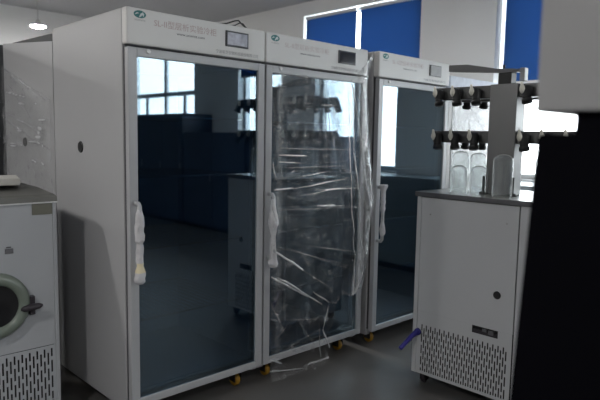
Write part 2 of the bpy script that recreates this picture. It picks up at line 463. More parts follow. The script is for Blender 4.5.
# ------------------------------------------------------------------ films
WF = 0.62
def seg_dist(p, a, b):
    ax, ay = a; bx, by = b; dx, dy = bx - ax, by - ay
    t = max(0, min(1, ((p[0] - ax) * dx + (p[1] - ay) * dy) / (dx * dx + dy * dy + 1e-9)))
    return math.hypot(p[0] - ax - t * dx, p[1] - ay - t * dy), t

def sheet(name, m, u0, u1, nu, v0, v1, nv, place, inside, creases, base_fn):
    bm = bmesh.new(); fold_glint = bm.verts.layers.float.new('fold_glint')
    G = {}
    for i in range(nu + 1):
        for j in range(nv + 1):
            u = u0 + (u1 - u0) * i / nu; v = v0 + (v1 - v0) * j / nv
            if not inside(u, v): continue
            d = base_fn(u, v); h = 0.0
            for (a, b, w, s) in creases:
                w = w * WF
                if u < min(a[0], b[0]) - 3.5 * w or u > max(a[0], b[0]) + 3.5 * w or v < min(a[1], b[1]) - 3.5 * w or v > max(a[1], b[1]) + 3.5 * w: continue
                q, t = seg_dist((u, v), a, b)
                if q < w * 3.5:
                    e = math.exp(-(q / w) ** 2) * s * (0.35 + 0.65 * math.sin(PI * min(1, max(0, t)) * .9 + .15))
                    d += e; h += e * w * 1.3
            hh = 0.014 * noise.noise(Vector((u * 6, v * 6, 3.1))) + 0.007 * noise.noise(Vector((u * 22, v * 14, 9.7)))
            vt = bm.verts.new(place(u, v, max(0, hh + 0.008) + min(h, .03))); vt[fold_glint] = min(d, 1.3)
            G[i, j] = vt
    for i in range(nu):
        for j in range(nv):
            q = [G.get(k) for k in ((i, j), (i + 1, j), (i + 1, j + 1), (i, j + 1))]
            if all(q): bm.faces.new(q)
    me = bpy.data.meshes.new(name); bm.to_mesh(me); bm.free(); me.materials.append(m)
    for p in me.polygons: p.use_smooth = True
    o = bpy.data.objects.new(name, me); COL.objects.link(o)
    return o

CR = [((0.821, 1.141), (0.956, 1.146), 0.006, 1),
      ((0.847, 1.332), (1.062, 1.325), 0.005, 0.8),
      ((0.847, 1.294), (1.007, 1.286), 0.005, 0.6),
      ((1.133, 1.126), (1.527, 1.12), 0.005, 0.5),
      ((0.956, 1.14), (1.393, 1.182), 0.005, 0.6),
      ((1.001, 1.207), (1.265, 1.234), 0.004, 0.5),
      ((0.853, 1.37), (1.432, 1.359), 0.004, 0.3),
      ((0.893, 1.26), (1.344, 1.263), 0.004, 0.3),
      ((1.012, 1.098), (1.441, 1.137), 0.004, 0.5),
      ((1.195, 1.022), (1.399, 1.021), 0.004, 0.6),
      ((0.819, 0.805), (1.047, 0.663), 0.007, 1.3),
      ((0.834, 0.823), (1.51, 0.615), 0.005, 0.25),
      ((1.1, 0.798), (1.526, 0.711), 0.005, 0.4),
      ((0.925, 0.807), (1.511, 0.589), 0.004, 0.35),
      ((1.047, 0.663), (1.281, 0.517), 0.005, 0.35),
      ((0.789, 0.666), (0.977, 0.555), 0.006, 1.0),
      ((0.852, 0.645), (1.017, 0.549), 0.005, 0.9),
      ((0.867, 1.028), (1.513, 1.001), 0.004, 0.4),
      ((1.135, 1.032), (1.308, 1.027), 0.005, 0.7),
      ((0.837, 0.636), (1.092, 0.494), 0.005, 1.0),
      ((0.89, 0.628), (1.204, 0.431), 0.006, 1.0),
      ((1.133, 0.517), (1.266, 0.432), 0.005, 0.9),
      ((1.266, 0.432), (1.54, 0.361), 0.004, 0.6),
      ((1.266, 0.413), (1.227, 0.264), 0.006, 0.7),
      ((1.227, 0.264), (1.313, 0.091), 0.008, 0.9),
      ((1.19, 0.315), (1.207, 0.06), 0.005, 0.5),
      ((1.078, 0.081), (1.314, 0.078), 0.009, 0.6),
      ((1.313, 0.091), (1.289, 0.02), 0.008, 0.7),
      ((0.763, 0.205), (0.884, 0.144), 0.007, 1.1),
      ((0.797, 0.415), (1.207, 0.337), 0.004, 0.35),
      ((0.795, 0.53), (0.912, 0.303), 0.006, 0.3),
      ((1.03, 0.337), (1.16, 0.185), 0.006, 0.3),
      ((0.787, 0.117), (1.079, 0.063), 0.006, 0.6),
      ((0.77, 1.171), (0.84, 0.918), 0.006, 0.4),
      ((0.781, 1.359), (0.827, 1.196), 0.006, 0.5),
      ((0.836, 0.291), (0.95, 0.372), 0.006, 0.25),
      ((0.914, 0.214), (1.183, 0.273), 0.006, 0.25),
      ((1.295, 0.082), (1.324, 0.036), 0.012, 0.6),
      ((1.415, 1.84), (1.483, 1.544), 0.007, 0.6),
      ((1.483, 1.544), (1.545, 1.235), 0.007, 0.6),
      ((1.545, 1.235), (1.605, 1.01), 0.007, 0.6),
      ((1.605, 1.01), (1.602, 0.64), 0.007, 0.6),
      ((1.602, 0.64), (1.495, 0.376), 0.007, 0.6),
      ((1.437, 1.752), (1.463, 1.36), 0.007, 0.6),
      ((1.463, 1.36), (1.534, 1.046), 0.007, 0.6),
      ((1.534, 1.046), (1.544, 0.596), 0.007, 0.6),
      ((1.544, 0.596), (1.439, 0.342), 0.007, 0.6),
      ((1.402, 1.708), (1.443, 1.176), 0.007, 0.6),
      ((1.443, 1.176), (1.501, 0.699), 0.007, 0.6),
      ((1.501, 0.699), (1.473, 0.445), 0.007, 0.6),
      ((1.588, 1.36), (1.623, 0.847), 0.007, 0.6)]
def bottom(u):
    if u < 1.27: return 0.045 + 0.03 * noise.noise(Vector((u * 9, 0, 0)))
    if u < 1.34: return 0.05 + (u - 1.27) / .07 * .36
    return 0.42 + (u - 1.34) * 0.30 + 0.03 * noise.noise(Vector((u * 14, 2, 0)))
def in_front(u, v):
    if v < bottom(u) or u > bunch(v) + .075: return False
    if v > 1.78: return v < 1.78 + max(0, (u - 1.42)) * 1.1
    return True
def bunch(v):
    K = [(.0, 1.44), (.42, 1.49), (.65, 1.56), (1.04, 1.61), (1.4, 1.545), (1.75, 1.50), (2.0, 1.55)]
    for (a, b), (c, d) in zip(K, K[1:]):
        if v <= c: return b + (d - b) * (v - a) / (c - a)
    return K[-1][1]
def base_front(u, v):
    n1 = noise.noise(Vector((u * 5, v * 9, 1.3))); n2 = noise.noise(Vector((u * 30, v * 26, 4.4))); n3 = noise.noise(Vector((u * 9 + v * 4, v * 60, 8)))
    b = 0.03 + 0.04 * max(0, n1) + 0.16 * max(0, n2 - .25) + 0.10 * max(0, n3 - .2)
    e = max(0, 1 - abs(u - bunch(v)) / .055) ** .7
    if v > .40: b += e * (.20 + .85 * max(0, noise.noise(Vector((u * 55, v * 7, 2)))) + .25 * max(0, noise.noise(Vector((u * 30, v * 30, 6)))))
    el = max(0, 1 - abs(u - .85) / .03); b += el * .12
    if v < .75 and u < 1.36: b += .75 * max(0, noise.noise(Vector((u * 14 + v * 9, v * 14 - u * 9, 12))) - .28)
    be = v - bottom(u)
    if be < .035: b += .35 * (1 - be / .035) * (.4 + noise.noise(Vector((u * 40, v * 20, 3))))
    b += .5 * max(0, noise.noise(Vector((u * 11, v * 46, 21))) - .36) if v > .75 else 0  # small bright glints painted into the upper film, besides its real folds
    return b
fl = sheet('plastic_film', M['film'], 0.80, 1.70, 250, 0.02, 1.97, 470,
           lambda u, v, h: (u, -0.083 - h - 0.035 * math.exp(-((u - bunch(v)) / .05) ** 2), v), in_front, CR, base_front)
tag(fl, 'clear crinkled cling film hanging over the door of the middle refrigerator', 'plastic film')

CS = [((1.619, 1.861), (0.824, 1.616), 0.006, 0.5),
      ((1.621, 1.843), (0.925, 1.614), 0.005, 0.3),
      ((0.996, 1.673), (0.81, 1.605), 0.01, 1.0),
      ((1.598, 1.689), (1.239, 1.643), 0.005, 0.5),
      ((1.493, 1.784), (1.028, 1.663), 0.005, 0.3),
      ((1.364, 1.611), (1.26, 1.602), 0.007, 0.8),
      ((1.111, 1.603), (1.064, 1.596), 0.006, 0.6),
      ((1.395, 1.464), (1.361, 1.452), 0.006, 1.0),
      ((1.398, 1.439), (1.291, 1.446), 0.004, 0.9),
      ((1.04, 1.504), (0.933, 1.503), 0.005, 0.7),
      ((1.043, 1.458), (0.997, 1.452), 0.012, 1.1),
      ((1.046, 1.429), (1.014, 1.429), 0.008, 0.9),
      ((1.079, 1.405), (1.001, 1.406), 0.007, 1.0),
      ((1.212, 1.38), (1.019, 1.371), 0.006, 0.6),
      ((1.575, 1.342), (1.317, 1.354), 0.004, 0.8),
      ((1.535, 1.362), (1.405, 1.365), 0.004, 0.7),
      ((0.989, 1.355), (0.974, 1.349), 0.007, 1.0),
      ((1.171, 1.267), (1.09, 1.258), 0.006, 0.8),
      ((1.012, 1.262), (0.967, 1.246), 0.006, 0.7),
      ((1.141, 1.233), (1.097, 1.175), 0.005, 0.5),
      ((1.611, 1.561), (0.939, 1.418), 0.006, 0.2),
      ((1.616, 1.51), (0.871, 1.335), 0.006, 0.2),
      ((0.857, 1.329), (0.829, 1.325), 0.006, 0.6),
      ((1.536, 1.73), (1.167, 1.517), 0.006, 0.2)]
fs = sheet('plastic_film', M['filmside'], 0.86, 1.67, 110, 0.95, 1.90, 120,
           lambda u, v, h: (-0.012 - h * .8, u, v),
           lambda u, v: v < 1.62 + (u - .85) * .30 and v > .98 + .03 * noise.noise(Vector((u * 8, 0, 5))), CS,
           lambda u, v: .03 + .10 * max(0, noise.noise(Vector((u * 9, v * 14, 2)))) + .25 * max(0, noise.noise(Vector((u * 40, v * 34, 2))) - .35))
tag(fs, 'clear wrinkled film clinging to the side of the rear refrigerator', 'plastic film')

C4 = []
random.seed(3)
for k in range(26):
    u = random.uniform(2.70, 3.5); v = random.uniform(1.0, 1.85); an = random.gauss(0.35, .5); L_ = random.uniform(.1, .35)
    C4.append(((u, v), (u + L_ * math.cos(an), v - L_ * math.sin(an)), random.uniform(.005, .012), random.uniform(.3, .9)))
ff = sheet('plastic_film', M['filmwhite'], 2.70, 3.53, 110, .6, 1.80, 130,
           lambda u, v, h: (u, -0.012 - h, v), lambda u, v: True, C4,
           lambda u, v: .22 + .35 * max(0, noise.noise(Vector((u * 9, v * 9, 7)))) + .5 * max(0, 1 - abs(u - 2.73) / .03))
tag(ff, 'bright creased film over the front of the pale cabinet behind the flasks', 'plastic film')

# ------------------------------------------------------------------ freeze dryer
def grille(bm, u0, u1, v0, v1, pitch, sw, sl, vp, place, skip=None):
    """sheet metal with staggered upright slots cut through it, given as quads"""
    n = int((u1 - u0) / pitch)
    def quad(a, b, c, d):
        bm.faces.new([bm.verts.new(place(*p)) for p in ((a, c), (b, c), (b, d), (a, d))])
    x = u0
    for k in range(n):
        c = u0 + pitch * (k + .5)
        quad(x, c - sw / 2, v0, v1)
        off = 0 if k % 2 == 0 else vp / 2
        z = v0 - off + .006; last = v0
        while z < v1:
            a_, b_ = max(v0 + .004, z), min(v1 - .004, z + sl)
            if b_ - a_ > .008 and not (skip and skip(c, (a_ + b_) / 2)):
                quad(c - sw / 2, c + sw / 2, last, a_); last = b_
            z += vp
        quad(c - sw / 2, c + sw / 2, last, v1)
        x = c + sw / 2
    quad(x, u1, v0, v1)

X0, YA, YB, ZT, ZB = 1.508, -0.544, -1.234, 1.108, 0.07
XD = 2.12
dr = thing('freeze_dryer', 'grey-white freeze dryer cabinet on castors with a vented front and a two-tier steel valve manifold', 'freeze dryer', (0, 0, 0))
a = bmesh.new()
box(a, X0 + .004, X0 + .03, YA - .028, YA, ZB, ZT, .003)                 # front left post
box(a, X0 + .004, X0 + .03, YB, YB + .075, ZB, ZT, .003)                 # front right post
box(a, X0 + .03, XD, YA - .018, YA, ZB, ZT); box(a, X0 + .03, XD, YB, YB + .018, ZB, ZT)
box(a, XD - .018, XD, YB + .018, YA - .018, ZB, ZT); box(a, X0 + .03, XD - .018, YB + .018, YA - .018, ZB, ZB + .03)
finish('body', a, M['dryer'], dr)
# front panel: solid upper sheet plus slotted lower sheet with one rectangular opening for the socket
yl, yr = YA - .034, YB + .079
sock = (-1.076, -.928, .404, .444)
a = bmesh.new()
box(a, X0, X0 + .012, yr, yl, .4452, ZT - .004)
b2 = bmesh.new()
grille(b2, yr + .022, yl - .018, .088, .372, .0147, .0076, .050, .068, lambda u, v: (X0, u, v))
for (u_a, u_b, v_a, v_b) in ((yr, yr + .022, .075, .445), (yl - .018, yl, .075, .445), (yr + .022, yl - .018, .075, .088),
                             (yr + .022, sock[0], .372, .445), (sock[1], yl - .018, .372, .445), (sock[0], sock[1], .372, sock[2]), (sock[0], sock[1], sock[3], .445)):
    b2.faces.new([b2.verts.new(p) for p in ((X0, u_a, v_a), (X0, u_b, v_a), (X0, u_b, v_b), (X0, u_a, v_b))])
finish('front_panel', a, M['dryer'], dr)
g = finish('vent_panel', b2, M['dryer'], dr)
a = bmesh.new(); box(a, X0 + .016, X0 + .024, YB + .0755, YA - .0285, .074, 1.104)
finish('shade_sheet', a, M['dark'], dr)  # near-black sheet standing in for the shade behind slots and seams
a = bmesh.new(); box(a, X0 + .003, X0 + .015, -1.073, -.931, .405, .421, .001)
box(a, X0 + .002, X0 + .015, -1.05, -1.02, .411, .436, .001, mi=1); box(a, X0 + .002, X0 + .015, -1.01, -.985, .42, .436, .001, mi=1)
finish('power_socket', a, [M['clamp'], M['ink']], dr)
a = bmesh.new(); lathe(a, [(0, -.004), (.013, -.004), (.018, -.006), (.021, -.002), (.021, .004)], (X0, -1.06, .633), 24, 'X')
bmesh.ops.remove_doubles(a, verts=a.verts[:], dist=1e-5)
finish('hole_plug', a, M['rubber'], dr)
for y_ in (-.637, -1.093):
    a = bmesh.new(); lathe(a, [(0, -.002), (.004, -.002), (.005, .001)], (X0, y_, 1.011), 12, 'X')
    bmesh.ops.remove_doubles(a, verts=a.verts[:], dist=1e-5)
    finish('screw', a, M['steel'], dr)
# worktop
a = bmesh.new(); box(a, X0 - .006, XD + .01, YB - .015, YA + .012, ZT, 1.1335, .002)
finish('worktop', a, [M['slabedge']], dr)
a = bmesh.new(); box(a, X0 - .004, XD + .008, YB - .013, YA + .010, 1.1335, 1.1355)
finish('worktop_skin', a, M['steel'], dr)
# castors
for (x_, y_) in ((1.57, -.60), (1.57, -1.19), (2.06, -.60), (2.06, -1.19)):
    a = bmesh.new()
    tube(a, [(x_, y_, ZB + .002), (x_, y_, .05)], .010, 10)
    box(a, x_ - .02, x_ + .02, y_ - .018, y_ - .013, .02, .062, .001); box(a, x_ - .02, x_ + .02, y_ + .013, y_ + .018, .02, .062, .001)
    box(a, x_ - .02, x_ + .02, y_ - .018, y_ + .018, .056, .064, .001)
    c = finish('castor', a, M['rubber'], dr)
    a = bmesh.new(); lathe(a, [(.005, -.011), (.022, -.011), (.026, -.006), (.026, .006), (.022, .011), (.005, .011), (.005, -.011)], (x_, y_, .0262), 18, 'Y')
    finish('wheel', a, M['clamp'], c, True)
# manifold
XM, YM = 1.745, -.94
a = bmesh.new(); box(a, XM - .05, XM + .05, YM - .078, YM + .078, 1.1355, 1.735, .004)
finish('manifold_column', a, M['mansteel'], dr)
for y_ in (YM - .085, YM + .085):
    a = bmesh.new(); lathe(a, [(0, 0), (.022, 0), (.022, .010), (.016, .014), (.007, .016), (.007, .10), (0, .10)], (XM - .058, y_, 1.1355), 16)
    bmesh.ops.remove_doubles(a, verts=a.verts[:], dist=1e-5)
    finish('manifold_foot', a, M['rubber'], dr, True)
valve0 = None
def valve_bm():
    a = bmesh.new()
    tube(a, [(.004, 0, 0), (-.034, 0, -.002)], .017, 12)
    tube(a, [(-.020, -.002, .022), (-.024, -.003, .014), (-.032, -.005, -.012), (-.040, -.010, -.034), (-.046, -.015, -.054)], [.015, .025, .025, .022, .022], 14)
    tube(a, [(-.044, -.013, -.048), (-.048, -.017, -.064)], [.027, .027], 14)
    return a
def knob_bm():
    a = bmesh.new()
    tube(a, [(-.036, .006, -.012), (-.046, .010, -.008), (-.050, .012, .004), (-.050, .014, .016), (-.049, .016, .026), (-.046, .020, .040), (-.045, .021, .045)], [.006, .013, .016, .013, .008, .007, .004], 14)
    return a
for (za, zb, n) in ((1.662, 1.733, 6), (1.416, 1.484, 6)):
    a = bmesh.new()
    for xo in (0, .20):
        y_in = .078 if xo == 0 else 0.0
        box(a, XM + xo - .032, XM + xo + .032, YM + y_in, -.498, za, zb, .004); box(a, XM + xo - .032, XM + xo + .032, -1.382, YM - y_in, za, zb, .004)
    box(a, XM + .05, XM + .17, YM - .03, YM + .03, za + .004, zb - .004)
    finish('manifold_bar', a, M['mandark'], dr)
    for side in (-1, 1):
        for y_ in (-.547, -.662, -.782, -1.072, -1.190, -1.310):
            if valve0 is None:
                v = finish('valve', valve_bm(), M['rubber'], dr, True)
                k = finish('knob', knob_bm(), M['cream'], v, True)
                valve0 = (v, k)
            else:
                v = valve0[0].copy(); COL.objects.link(v); v.parent = dr
                k = valve0[1].copy(); COL.objects.link(k); k.parent = v
            v.location = (XM + (-.032 if side < 0 else .232), y_, (za + zb) / 2 - .004)
            v.rotation_euler = (0, 0, 0 if side < 0 else PI)
# blue hose from the left edge of the vent panel
a = bmesh.new(); tube(a, [(1.512, -.590, .322), (1.498, -.583, .318), (1.47, -.573, .300), (1.40, -.547, .238), (1.393, -.544, .232)], [.016, .017, .014, .0125, .012], 14)
lathe(a, [(.013, 0), (.020, 0), (.021, .012), (.016, .014)], (1.490, -.590, .322), 16, 'X')
finish('drain_hose', a, M['bluehose'], dr, True)

# stopper arm on top of the manifold
ar = thing('clamp_arm', 'dark grey bracket arm with a black block lying on top of the valve manifold', 'arm', (XM, YM, 1.7355))
a = bmesh.new(); box(a, -.03, .03, -.03, .045, 0, .062, .004)
finish('block', a, M['rubber'], ar)
a = bmesh.new()
prism(a, [(-.06, .062), (.05, .064), (.36, .090), (.36, .126), (.24, .122), (.06, .086), (-.06, .078)], 0, -.022, .022)
finish('arm', a, M['armgrey'], ar)
a = bmesh.new(); box(a, -.02, .02, -.098, -.070, .012, .082, .003); box(a, -.018, .018, -.075, -.05, .06, .074)
finish('end_plate', a, M['mansteel'], ar)
a = bmesh.new(); tube(a, [(0, .03, .074), (0, .03, .105)], [.004, .008], 10)
finish('knob', a, M['rubber'], ar)

# flasks, rounded bottoms up, standing on the worktop
def flask_bm(rad, hgt):
    a = bmesh.new(); k = rad * .72
    prof = [(rad * .93, 0), (rad * .99, .004), (rad, .012), (rad, hgt - k)]
    for i in range(1, 9):
        t = i / 8 * PI / 2
        prof.append((rad * math.cos(t) if i < 8 else .0006, hgt - k + k * math.sin(t)))
    prof += [(.0006, hgt - .004)]
    for i in range(7, -1, -1):
        t = i / 8 * PI / 2
        prof.append(((rad - .003) * math.cos(t), hgt - k + (k - .003) * math.sin(t)))
    prof += [(rad - .003, .012), (rad * .93 - .003, .0), (rad * .93, 0)]
    lathe(a, prof, n=36)
    return a
TW = 1.1356
FL = [(1.618, -1.000, .052, .225, 'large clear glass flask standing alone in front of the steel column'),
      (1.610, -.745, .049, .158, 'smaller clear flask at the left end of the worktop, in front of a taller one'),
      (1.665, -.838, .046, .158, 'smaller clear flask between the left flask and the steel column'),
      (1.80, -.640, .052, .232, 'tall clear flask behind the leftmost small flask'),
      (1.90, -.700, .050, .225, 'tall clear flask at the back of the worktop beside the steel column'),
      (1.78, -1.155, .050, .225, 'clear glass flask to the right of the steel column against the bright window')]
for x_, y_, rr, hh, lab in FL:
    o = finish('glass_flask', flask_bm(rr, hh), M['flask'], None, True, (x_, y_, TW))
    tag(o, lab, 'flask', 'upturned glass flasks on the worktop')

# ------------------------------------------------------------------ machine at the left
MX0, MX1, MY0, MY1, MZ = -.92, -.198, .342, 1.02, 1.10
mc = thing('laboratory_machine', 'grey-white machine at the left edge with a round green-grey port and slotted vents', 'machine', (0, 0, 0))
a = bmesh.new()
box(a, MX0, MX0 + .02, MY0 + .012, MY1, .09, MZ); box(a, MX1 - .02, MX1, MY0 + .0, MY1, .09, MZ, .003)
box(a, MX0 + .02, MX1 - .02, MY1 - .02, MY1, .09, MZ); box(a, MX0 + .02, MX1 - .02, MY0 + .012, MY1 - .02, .09, .12)
box(a, MX0 + .02, MX1 - .02, MY0 + .03, MY1 - .02, MZ - .02, MZ)
finish('body', a, M['machine'], mc)
a = bmesh.new()
box(a, MX0, MX1 - .0205, MY0, MY0 + .012, .402, MZ - .001, .002)
finish('front_panel', a, M['machine'], mc)
a = bmesh.new()
grille(a, MX0 + .02, MX1 - .03, .10, .388, .0172, .0078, .060, .079, lambda u, v: (u, MY0 + .001, v))
for (u_a, u_b, v_a, v_b) in ((MX0, MX0 + .02, .09, .40), (MX1 - .03, MX1 - .0205, .09, .40), (MX0 + .02, MX1 - .03, .09, .10), (MX0 + .02, MX1 - .03, .388, .40)):
    a.faces.new([a.verts.new(p) for p in ((u_a, MY0 + .001, v_a), (u_b, MY0 + .001, v_a), (u_b, MY0 + .001, v_b), (u_a, MY0 + .001, v_b))])
finish('vent_panel', a, M['machine'], mc)
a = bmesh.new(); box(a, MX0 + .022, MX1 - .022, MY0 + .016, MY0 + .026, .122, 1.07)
finish('shade_sheet', a, M['dark'], mc)  # near-black sheet that paints the inside shade seen through the vents
pc = (-.490, .640)
a = bmesh.new()
lathe(a, [(.098, -.020), (.104, -.034), (.118, -.040), (.140, -.036), (.152, -.022), (.154, .0)], (pc[0], MY0, pc[1]), 48, 'Y')
pr = finish('port_ring', a, M['port'], mc, True)
a = bmesh.new(); lathe(a, [(.0, -.012), (.06, -.014), (.100, -.022)], (pc[0], MY0, pc[1]), 48, 'Y')
bmesh.ops.remove_doubles(a, verts=a.verts[:], dist=1e-5)
finish('port_window', a, M['screendark'], pr, True)
a = bmesh.new()
box(a, -.342, -.318, MY0 - .028, MY0, .575, .665, .004)
cl = finish('clamp', a, M['clamp'], mc)
a = bmesh.new(); tube(a, [(-.388, MY0 - .040, .613), (-.375, MY0 - .042, .614), (-.34, MY0 - .042, .617), (-.305, MY0 - .042, .618), (-.290, MY0 - .040, .619)], [.005, .014, .017, .014, .006], 12)
finish('clamp_lever', a, M['clamp'], cl, True)
a = bmesh.new(); box(a, -.312, -.220, MY0 - .003, MY0 + .003, 1.044, 1.096, .001)
finish('rating_plate', a, M['plate'], mc)
a = bmesh.new(); box(a, -.436, -.400, MY0 - .003, MY0 + .003, .874, .897, .001); box(a, -.430, -.410, MY0 - .003, MY0 + .003, .901, .907)
finish('hour_mark', a, M['ink'], mc)
a = bmesh.new()
prism(a, [(MY0 - .006, 1.101), (MY1, 1.101), (MY1, 1.165), (MY0 + .25, 1.155), (MY0 + .035, 1.136), (MY0 - .002, 1.128)], 0, MX0 - .005, MX1 + .002)
finish('lid', a, M['lid'], mc)
a = bmesh.new(); box(a, MX0 - .005, MX1 + .003, MY0 - .009, MY0 + .01, 1.0985, 1.1035)
finish('lid_trim', a, M['bar'], mc)
for x_, y_ in ((-.85, .42), (-.28, .42), (-.85, .94), (-.28, .94)):
    a = bmesh.new(); lathe(a, [(0, 0), (.028, 0), (.028, .018), (.012, .026), (.012, .091), (0, .091)], (x_, y_, 0), 14)
    bmesh.ops.remove_doubles(a, verts=a.verts[:], dist=1e-5)
    finish('foot', a, M['rubber'], mc, True)
# packing foam on the lid
a = bmesh.new()
pts = [(-.80, .55), (-.30, .52), (-.225, .80), (-.80, .86)]
prism(a, pts, 2, 1.172, 1.205)
bmesh.ops.bevel(a, geom=a.edges[:], offset=.004, segments=2, affect='EDGES')
tag(finish('foam_sheet', a, M['foampad'], None, False), 'off-white foam sheet lying on the dark lid of the left machine', 'foam sheet')

# ------------------------------------------------------------------ dark rack beyond the rear refrigerator
rk = thing('dark_cupboard', 'dark metal cupboard seen as a thin strip behind the rear refrigerator', 'cupboard', (-.9, 1.9, 0))
a = bmesh.new(); box(a, 0, 1.11, .02, .55, .08, 2.03, .004); finish('body', a, M['rackdark'], rk)
for x_ in (.01, .56):
    a = bmesh.new(); box(a, x_, x_ + .54, 0, .019, .10, 2.01, .003); d = finish('door', a, M['rackdark'], rk)
    a = bmesh.new(); box(a, .50 if x_ < .1 else .59, .515 if x_ < .1 else .605, -.022, 0, 1.0, 1.15, .003); finish('handle', a, M['steel'], d)
a = bmesh.new(); box(a, .03, 1.08, .05, .52, 0, .08); finish('plinth', a, M['dark'], rk)

# ------------------------------------------------------------------ tall near instrument at the right
ni = thing('tall_instrument', 'blurred tall instrument at the right edge, black below and grey above', 'instrument', (0, 0, 0))
a = bmesh.new(); prism(a, [(-2.46, .06), (-1.966, .06), (-2.034, 1.430), (-2.040, 1.436), (-2.46, 1.436)], 0, -.295, .22)
finish('lower_body', a, M['blackpaint'], ni)
a = bmesh.new(); box(a, -.275, .20, -2.44, -2.088, 1.436, 1.474)
finish('neck', a, M['blackpaint'], ni)
a = bmesh.new(); box(a, -.295, .22, -2.46, -2.026, 1.474, 2.2, .006)
finish('upper_housing', a, M['greypaint'], ni)
for x_, y_ in ((-.25, -2.03), (-.25, -2.41), (.17, -2.03), (.17, -2.41)):
    a = bmesh.new(); lathe(a, [(0, 0), (.025, 0), (.025, .02), (.012, .03), (.012, .061), (0, .061)], (x_, y_, 0), 14)
    bmesh.ops.remove_doubles(a, verts=a.verts[:], dist=1e-5)
    finish('foot', a, M['rubber'], ni, True)

# ------------------------------------------------------------------ cable on the roof of the first refrigerator
a = bmesh.new()
P = [(.50, .05, 2.004), (.54, .04, 2.005), (.58, .035, 2.010), (.63, .03, 2.030), (.655, .03, 2.036), (.69, .04, 2.018), (.73, .05, 2.006), (.76, .09, 2.004), (.78, .3, 2.004)]
PP = []
for i in range(len(P) - 1):
    for k in range(5):
        t = k / 5; PP.append([P[i][j] * (1 - t) + P[i + 1][j] * t for j in range(3)])
PP.append(P[-1]); tube(a, PP, .0035, 8)
Q = [(.60, .05, 2.004), (.64, .04, 2.010), (.67, .04, 2.026), (.70, .05, 2.028), (.73, .06, 2.012), (.75, .07, 2.004)]
tube(a, Q, .003, 8)
tag(finish('power_cable', a, M['cord'], None, True), 'thin black cable looped on the roof of the nearest refrigerator', 'cable')

# ------------------------------------------------------------------ room
XW, XL, YF, YBK, ZC = 4.5, -5.2, -9.6, 6.86, 3.30
a = bmesh.new(); box(a, XL - .2, XW + .25, YF - .2, YBK + .2, -.1, 0)
struct('floor', a, M['floor'])
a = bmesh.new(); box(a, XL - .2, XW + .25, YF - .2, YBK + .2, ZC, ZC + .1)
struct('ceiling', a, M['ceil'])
a = bmesh.new(); box(a, XL - .2, XW + .25, YBK, YBK + .2, 0, ZC); struct('wall_back', a, M['wall'])
a = bmesh.new(); box(a, XL - .2, XW + .25, YF - .2, YF, 0, ZC); struct('wall_front', a, M['wall'])
a = bmesh.new(); box(a, XL - .2, XL, YF, YBK, 0, ZC); struct('wall_left', a, M['wall'])
WIN = [(1.57, 3.52), (-1.20, .57), (-3.25, -1.93), (-4.97, -3.95), (-8.55, -6.2)]
SILL, HEAD = 1.05, 3.12
a = bmesh.new()
box(a, XW, XW + .25, YF, YBK, 0, SILL); box(a, XW, XW + .25, YF, YBK, HEAD, ZC)
edges = [YBK] + [e for w_ in WIN for e in (w_[1], w_[0])] + [YF]
for k in range(0, len(edges), 2): box(a, XW, XW + .25, edges[k + 1], edges[k], SILL, HEAD)
struct('wall_right', a, M['wall'])
a = bmesh.new(); box(a, XW - .10, XW, .575, 1.05, 0, ZC); struct('trim_1', a, M['wall'])
a = bmesh.new(); box(a, XW - .012, XW, YF, YBK, 0, .10); struct('baseboard_right', a, M['navy'])
a = bmesh.new(); box(a, XL, XW, YBK - .012, YBK, 0, .10); struct('baseboard_back', a, M['navy'])
MUL = [(2.46,), (-.30,), (-2.6,), (-4.45,), (-7.35,)]
for i, (y0, y1) in enumerate(WIN):
    a = bmesh.new()
    xa, xb = XW + .12, XW + .17
    box(a, xa, xb, y0, y0 + .05, SILL, HEAD); box(a, xa, xb, y1 - .05, y1, SILL, HEAD)
    box(a, xa, xb, y0 + .05, y1 - .05, SILL, SILL + .05); box(a, xa, xb, y0 + .05, y1 - .05, HEAD - .05, HEAD)
    for ym in MUL[i]:
        if i > 0: box(a, xa, xb, ym - .04, ym + .04, SILL + .05, HEAD - .05)
    if i == 4:
        box(a, xa, xb, y0 + .05, y1 - .05, 2.17, 2.25)
        box(a, xa + .01, xb - .01, -6.75, -6.67, SILL + .05, 2.17); box(a, xa + .01, xb - .01, -8.1, -8.02, SILL + .05, 2.17)
    w_ = struct('window_%d' % (i + 1), a, M['winframe'])
    a = bmesh.new(); box(a, xa + .02, xa + .026, y0 + .05, y1 - .05, SILL + .05, HEAD - .05)
    finish('window_pane', a, M['winglass'], w_)
    a = bmesh.new(); box(a, XW - .03, XW + .12, y0 - .03 if i else y0, y1 + .03, SILL - .03, SILL)
    finish('window_sill', a, M['winframe'], w_)
    pl = bpy.data.lights.new('daylight', 'AREA'); pl.shape = 'RECTANGLE'; pl.size = HEAD - SILL; pl.size_y = y1 - y0
    pl.cycles.is_portal = True
    po = bpy.data.objects.new('daylight_portal', pl); COL.objects.link(po)
    po.location = (XW + .22, (y0 + y1) / 2, (SILL + HEAD) / 2); po.rotation_euler = (0, PI / 2, 0)

